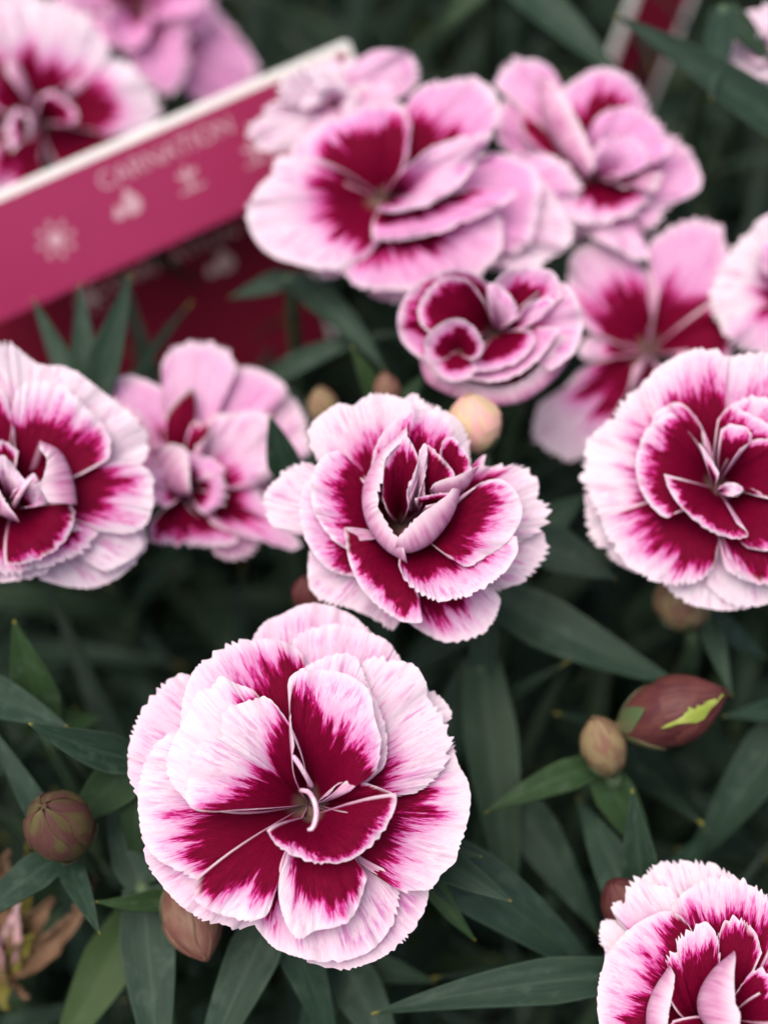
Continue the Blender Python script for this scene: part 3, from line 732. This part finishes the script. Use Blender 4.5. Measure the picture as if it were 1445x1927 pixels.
def shoot(node, d, leaves, label, mat=None, group='leafy shoots in view'):
    mat = mat or M_LEAF
    a = at(*node, d)
    ray = unit(a-CAM); down = unit(ray*.5+np.array([0, 0, -1.])*.7)
    foot = a+down*(a[2]/-down[2]); foot[2] = 0
    root = empty('leafy_shoot', foot, label, 'leaf shoot', group)
    V, f = tube(bez(foot+np.array([0, 0, -.002]), a-np.array([0, 0, .03]), a, 10), np.linspace(.0016, .0010, 10))
    mesh_obj('stem', V, f, M_STEM, root)
    for L_ in leaves:
        tip, d1, w = L_[:3]; lift = L_[3] if len(L_) > 3 else .12; side = L_[4] if len(L_) > 4 else 0
        mt = L_[5] if len(L_) > 5 else mat
        b = at(*tip, d1); ln = np.linalg.norm(b-a)
        nrm = unit(unit(CAM-(a+b)/2)+np.array([0, 0, .7])+.25*RNG.normal(size=3))
        sdv = unit(np.cross(b-a, nrm))
        m = (a+b)/2+unit(CAM-a)*ln*lift+sdv*ln*side
        leaf_obj(a, m, b, w*.84*.01*d*TH/722.5, nrm, mt, root, twist=RNG.uniform(-.4, .4))
    return root
G2 = M_LEAF2
shoot((1125, 1440), 19.5, [((912, 1530), 19.0, 70, .1, .05), ((1240, 1640), 20.0, 90)], 'leaf pair spreading below the small tan bud', G2)
shoot((1215, 1740), 18.9, [((1190, 1486), 18.5, 92, .05), ((1085, 1500), 20.2, 110), ((1330, 1560), 20.4, 90)], 'upright pointed leaf with a pale midrib beside the tooth-petalled carnation')
shoot((780, 1590), 18.6, [((962, 1698), 17.9, 84, .1), ((906, 1612), 18.2, 52), ((1160, 1870), 19.4, 145, .1, -.05), ((895, 1772), 18.6, 58, .1, .1, G2)], 'leaves fanning out from under the wide flat carnation')
shoot((1165, 1835), 18.4, [((698, 1908), 18.0, 100, .08, .04), ((1290, 1960), 18.6, 90)], 'long level leaf with a yellow tip, reaching from the tooth-petalled carnation')
shoot((930, 1120), 20.6, [((1285, 1290), 20.1, 125, .1, .04), ((740, 1280), 21, 95), ((1010, 1450), 21.4, 60, .3, .3)], 'broad dark leaf slanting below the half open carnation')
shoot((905, 1250), 20.6, [((970, 1760), 20.0, 120), ((800, 1500), 21, 100)], 'long bluish leaf hanging down beside the wide flat carnation')
shoot((960, 1490), 20.8, [((1130, 1760), 20.4, 105), ((880, 1700), 20.9, 90)], 'dark leaves crossing below the fanned pair')
shoot((1510, 1330), 20.2, [((1280, 1650), 21, 120), ((1362, 1348), 19.7, 54), ((1560, 1600), 20.5, 100)], 'broad blurred leaves beyond the tip of the maroon bud')
shoot((1330, 1160), 20.2, [((1377, 1310), 19.7, 46), ((1445, 1240), 20.5, 60)], 'narrow leaf tip hanging below the round white-fringed carnation')
shoot((262, 1432), 18.5, [((55, 1362), 17.7, 88, .06, -.05), ((120, 1560), 19.2, 110), ((250, 1640), 19.3, 100)], 'sharp grey green leaf pointing from the wide flat carnation past the round brown bud')
shoot((-60, 1290), 19.2, [((128, 1368), 18.6, 92), ((-120, 1450), 19, 80)], 'leaf whose tip meets the sharp grey green one')
shoot((85, 1372), 19.6, [((26, 1168), 19.0, 100, .05), ((190, 1350), 20.2, 80, .1, 0, G2)], 'upright leaf in the gap below the large rolled-centre carnation', G2)
shoot((120, 1608), 18.7, [((188, 1758), 17.8, 56, .1), ((-70, 1760), 18.0, 82, .1, .08), ((-30, 1350), 18.8, 60, .12)], 'three narrow leaves at the foot of the round brown bud')
shoot((330, 1688), 18.7, [((180, 1697), 18.1, 46, .12, -.08), ((380, 1600), 19, 50)], 'small level leaf under the wide flat carnation, over the hanging leaves', G2)
shoot((268, 1670), 18.9, [((305, 2080), 18.2, 122, .05), ((200, 1500), 19.6, 90)], 'wide leaf hanging straight down near the rosy brown bud')
shoot((525, 1690), 18.9, [((350, 2080), 18.3, 116, .05), ((640, 2000), 19.2, 100)], 'wide leaf slanting down below the wide flat carnation')
shoot((250, 1730), 19.7, [((90, 2020), 19.2, 118), ((330, 1980), 20, 90)], 'light green leaf behind the wide hanging one', G2)
shoot((640, 1800), 19.6, [((760, 2020), 19, 110), ((820, 1850), 19.8, 70), ((560, 2000), 19.8, 90)], 'dark leaves under the lower rim of the wide flat carnation')
shoot((1520, 270), 21.4, [((1155, 26), 20.9, 96, .08, .05), ((1560, 100), 21.4, 80)], 'sharp tipped leaf crossing in front of the far dark red tag')
shoot((1362, 15), 21.6, [((1337, 187), 20.9, 66), ((1460, 120), 21.8, 60)], 'short leaf pointing down beside the small pale pink carnation')
shoot((930, -80), 23.4, [((1185, 160), 22.7, 96), ((830, 60), 23.8, 80), ((1040, 90), 23.6, 80)], 'broad leaf behind the ruffled pink carnation')
shoot((165, 780), 21.0, [((247, 515), 20.7, 78), ((60, 560), 21.3, 60), ((150, 530), 21.4, 66)], 'grey leaves standing in front of the magenta tag')
shoot((545, 520), 22.3, [((725, 700), 21.4, 66, .2, -.1), ((430, 560), 22.6, 50)], 'arching leaf between the tags and the half open carnation')
shoot((490, 725), 22.2, [((770, 625), 22.0, 50, .1, -.15), ((640, 820), 22.2, 60)], 'thin grey leaf arching over the gap by the small beige bud')
shoot((735, 790), 20.7, [((662, 652), 20.2, 56, .05), ((800, 700), 21, 50)], 'pointed leaf rising behind the half open carnation', G2)
shoot((545, 905), 20.0, [((508, 785), 19.5, 76, .05), ((620, 850), 20.4, 60)], 'short pale leaf tucked between the loose pink and the half open bloom')
shoot((980, 720), 20.9, [((1090, 640), 20.3, 90), ((900, 800), 21.2, 80)], 'leaf cupping the small rolled carnation from behind', G2)
shoot((1000, 1010), 20.6, [((1160, 1090), 20.2, 100), ((1100, 930), 21, 80)], 'leaves filling the gap beside the round white-fringed carnation')

# foliage of the plants below, one kind of shoot copied many times
def proto_shoot(i):
    rg = np.random.default_rng(40+i)
    h = .055+.032*rg.random()
    root = empty('leafy_shoot', (0, 0, 0), 'grey-green leafy shoot in the shade beneath the blooms', 'leaf shoot', 'shaded foliage shoots')
    lean = rg.normal(size=2)*.006
    p = bez(np.array([0, 0, -.002]), np.array([0, 0, h*.5]), np.array([lean[0], lean[1], h]), 8)
    V, f = tube(p, np.linspace(.0016, .001, 8), 6); mesh_obj('stem', V, f, M_STEM, root)
    for q in range(5):
        t = .25+.75*q/4; c = p[min(7, int(t*7))]
        az = q*math.pi/2+rg.uniform(-.4, .4)
        for sgn in (0, math.pi):
            a_ = az+sgn; ln = rg.uniform(.040, .068); el = rg.uniform(.15, .75) + (.35 if q == 4 else 0)
            dv = np.array([math.cos(a_)*math.cos(el), math.sin(a_)*math.cos(el), math.sin(el)])
            b = c+dv*ln+np.array([0, 0, -.010*rg.random()])
            m = c+dv*ln*.5+np.array([0, 0, .008])
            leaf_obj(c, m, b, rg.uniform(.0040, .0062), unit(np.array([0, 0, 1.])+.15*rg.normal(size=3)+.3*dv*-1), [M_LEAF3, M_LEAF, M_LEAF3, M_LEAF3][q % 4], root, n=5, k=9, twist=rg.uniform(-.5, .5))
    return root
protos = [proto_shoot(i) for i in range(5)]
kids = {p.name: list(p.children) for p in protos}
used = set()
rg = np.random.default_rng(5)
spots = []
for gx in np.arange(-.105, .1051, .019):
    for gy in np.arange(.02, .40, .019):
        x, y = gx+rg.uniform(-.006, .006), gy+rg.uniform(-.006, .006)
        spots.append((x, y))
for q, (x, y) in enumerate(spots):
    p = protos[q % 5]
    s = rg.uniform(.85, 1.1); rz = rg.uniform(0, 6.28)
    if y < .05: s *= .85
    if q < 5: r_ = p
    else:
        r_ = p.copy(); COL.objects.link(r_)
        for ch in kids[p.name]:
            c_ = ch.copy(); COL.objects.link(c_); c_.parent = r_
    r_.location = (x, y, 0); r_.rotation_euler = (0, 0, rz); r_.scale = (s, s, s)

# ------------------------------------------------------------------ the withered bloom
wf = at(-5, 1830, 20.6); wfoot = wf.copy(); wfoot[2] = 0
W = empty('withered_flower', wfoot, 'withered bloom with dry tan and olive petals below the round brown bud', 'flower')
V, f = tube(bez(wfoot-np.array([0, 0, .002]), (wf+wfoot)/2, wf, 8), .0015); mesh_obj('stem', V, f, M_STEM, W)
rw = np.random.default_rng(3)
def dry(a, b, w, mat, name='petal', lift=.15):
    ln = np.linalg.norm(b-a)
    m = (a+b)/2+unit(CAM-a)*ln*lift+rw.normal(size=3)*ln*.08
    P, A_, B_ = leaf_grid(a, m, b, w, unit(unit(CAM-a)+.5*rw.normal(size=3)), 1, fold=.7, twist=rw.uniform(-1, 1), n=9, k=14)
    P += rw.normal(size=P.shape)*.00018
    V, f, mi, AA, BB = sheet(P, A_, B_, False, .0002)
    mesh_obj(name, V, f, [mat, mat], W, mi, {'pa': AA, 'pb': BB})
for (px, py, d, w, mat) in ((210, 1650, 19.0, 60, M_DRY), (120, 1690, 18.9, 70, M_DRY), (20, 1600, 18.9, 80, M_DRY), (60, 1590, 18.8, 60, M_OLIVE),
                            (40, 1690, 18.7, 60, M_DRYP), (75, 1760, 18.8, 50, M_OLIVE), (15, 1900, 18.8, 90, M_OLIVE), (60, 1880, 18.9, 60, M_DRY), (-40, 1700, 18.8, 80, M_DRYP)):
    dry(wf, at(px*.85, py, d+1.2), w*.01*d*TH/722.5*.9, mat)

# ------------------------------------------------------------------ plant tags
def hit(px, py, O, n):
    d = at(px, py, 10)-CAM; return CAM+d*((O-CAM).dot(n)/d.dot(n))
def plate_box(e1, e2, n, O, u0, u1, v0, v1, z0, z1):
    V = [O+e1*u+e2*v+n*z for z in (z0, z1) for v in (v0, v1) for u in (u0, u1)]
    f = [(0, 1, 3, 2), (4, 6, 7, 5), (0, 4, 5, 1), (2, 3, 7, 6), (0, 2, 6, 4), (1, 5, 7, 3)]
    return np.array(V), f
class Tag:
    def __init__(s, TL, TR, lean, h, face, label, th=.0022, foot_u=.5, stake_u=.85):
        s.O = TL; s.e1 = unit(TR-TL); w = np.linalg.norm(TR-TL)
        v = np.array([0, lean, -1.0]); s.e2 = unit(v-s.e1*v.dot(s.e1)); s.n = np.cross(s.e2, s.e1)
        if s.n.dot(CAM-TL) < 0: s.n = -s.n
        c = TL+s.e1*w*foot_u+s.e2*h*.5; foot = c.copy(); foot[2] = 0
        s.root = empty('plant_tag', foot, label, 'plant tag', 'plant tags')
        V, f = plate_box(s.e1, s.e2, s.n, TL, 0, w, 0, h, -th, 0)
        mesh_obj('board', V, f, M_TAGW, s.root, smooth=False)
        V, f = plate_box(s.e1, s.e2, s.n, TL, .0012, w-.0012, .0010, h+.0005, .00003, .00016)
        s.face = mesh_obj('printed_face', V, f, face, s.root, smooth=False)
        # stake into the soil
        top = TL+s.e1*w*stake_u+s.e2*h*.35-s.n*(th+.0012)
        dv = unit(np.array([-.22, .02, -1.0])); sx = unit(np.cross(dv, s.n))
        V, f = plate_box(sx, dv, np.cross(sx, dv), top, -.0012, .0012, 0, (top[2]+.004)/-dv[2], -.0006, .0006)
        mesh_obj('stake', V, f, M_TAGW, s.root, smooth=False)
    def uv(s, px, py):
        p = hit(px, py, s.O, s.n)-s.O; return p.dot(s.e1), p.dot(s.e2)
    def text(s, body, p0, p1, mat, squash=1.0):
        (u0, v0), (u1, v1) = s.uv(*p0), s.uv(*p1)
        cu = bpy.data.curves.new('lettering', 'FONT'); cu.body = body; cu.size = 1
        o = bpy.data.objects.new('tmp_text', cu); COL.objects.link(o)
        dg = bpy.context.evaluated_depsgraph_get()
        me = bpy.data.meshes.new_from_object(o.evaluated_get(dg))
        bpy.data.objects.remove(o)
        co = np.array([v.co[:] for v in me.vertices]); fs = [tuple(p.vertices) for p in me.polygons]
        x0, x1 = co[:, 0].min(), co[:, 0].max(); k = math.hypot(u1-u0, v1-v0)/(x1-x0)
        d = np.array([u1-u0, v1-v0]); d = d/np.linalg.norm(d); q = np.array([d[1], -d[0]])
        uvp = np.array([u0, v0])+np.outer((co[:, 0]-x0)*k, d)+np.outer(co[:, 1]*k*squash, q)
        V = s.O+np.outer(uvp[:, 0], s.e1)+np.outer(uvp[:, 1], s.e2)+s.n*.00022
        mesh_obj('lettering', V, fs, mat, s.face, smooth=False)
    def poly(s, name, polys, mat):
        V = []; f = []
        for P in polys:
            f.append(tuple(range(len(V), len(V)+len(P))))
            for (u, v) in P: V.append(s.O+s.e1*u+s.e2*v+s.n*.00022)
        mesh_obj(name, V, f, mat, s.face, smooth=False)
    def disc(s, u, v, r, k=16, sx=1, a0=0):
        return [(u+r*sx*math.cos(a0+2*math.pi*i/k), v+r*math.sin(a0+2*math.pi*i/k)) for i in range(k)]
    def sun(s, p, r, mat):
        u, v = s.uv(*p); polys = [s.disc(u, v, r*.42)]
        for i in range(8):
            a = i*math.pi/4; c, n_ = math.cos(a), math.sin(a); w = r*.10
            polys.append([(u+c*r*.6-n_*w, v+n_*r*.6+c*w), (u+c*r*.6+n_*w, v+n_*r*.6-c*w), (u+c*r+n_*w, v+n_*r-c*w), (u+c*r-n_*w, v+n_*r+c*w)])
        s.poly('sun_icon', polys, mat)
    def drop(s, p, r, mat):
        u, v = s.uv(*p)
        def dp(u, v, r): return [(u, v-r*1.3)]+[(u+r*.75*math.sin(a), v-r*.75*math.cos(a)+.1*r) for a in np.linspace(.7, 2*math.pi-.7, 14)]
        s.poly('water_drop_icon', [dp(u+r*.3, v, r), dp(u-r*.85, v+r*.3, r*.55)], mat)
    def plant(s, p, r, mat):
        u, v = s.uv(*p); w = r*.12
        polys = [[(u-w, v-r), (u+w, v-r), (u+w, v+r*.7), (u-w, v+r*.7)], [(u-r, v+r*.7), (u+r, v+r*.7), (u+r, v+r*.9), (u-r, v+r*.9)]]
        for sg in (-1, 1):
            polys.append([(u, v), (u+sg*r*.35, v-r*.55), (u+sg*r*.85, v-r*.6), (u+sg*r*.6, v-r*.1)])
        s.poly('plant_icon', polys, mat)
T1 = Tag(at(-120, 417, 22.3), at(657, 78, 23.6), -.8, .0178, M_TAGF, 'magenta tag with a thick white upper edge and pale symbols, among the blooms', foot_u=.45, stake_u=.86, th=.0030)
T1.text('CARNATION', (192, 358), (440, 246), M_INK, 1.0)
T1.sun((105, 450), .0032, M_INK); T1.drop((240, 385), .0022, M_INK); T1.plant((355, 335), .0022, M_INK); T1.plant((478, 285), .0022, M_INK)
T2 = Tag(at(-120, 515, 24.0), at(535, 270, 25.0), -.4, .045, M_TAGD, 'tag below the magenta one, its shade painted into a dark crimson print', th=.0012, foot_u=.4)
T2.text('CARNATION', (210, 548), (450, 440), M_INKD, .8)
T2.sun((170, 560), .0030, M_INKD); T2.drop((415, 495), .0024, M_INKD)
T3 = Tag(at(1215, -70, 28.0), at(1330, -58, 28.3), -.1, .05, M_TAGD, 'dark red tag with a pale side edge, far behind the ruffled pink bloom', th=.0015)
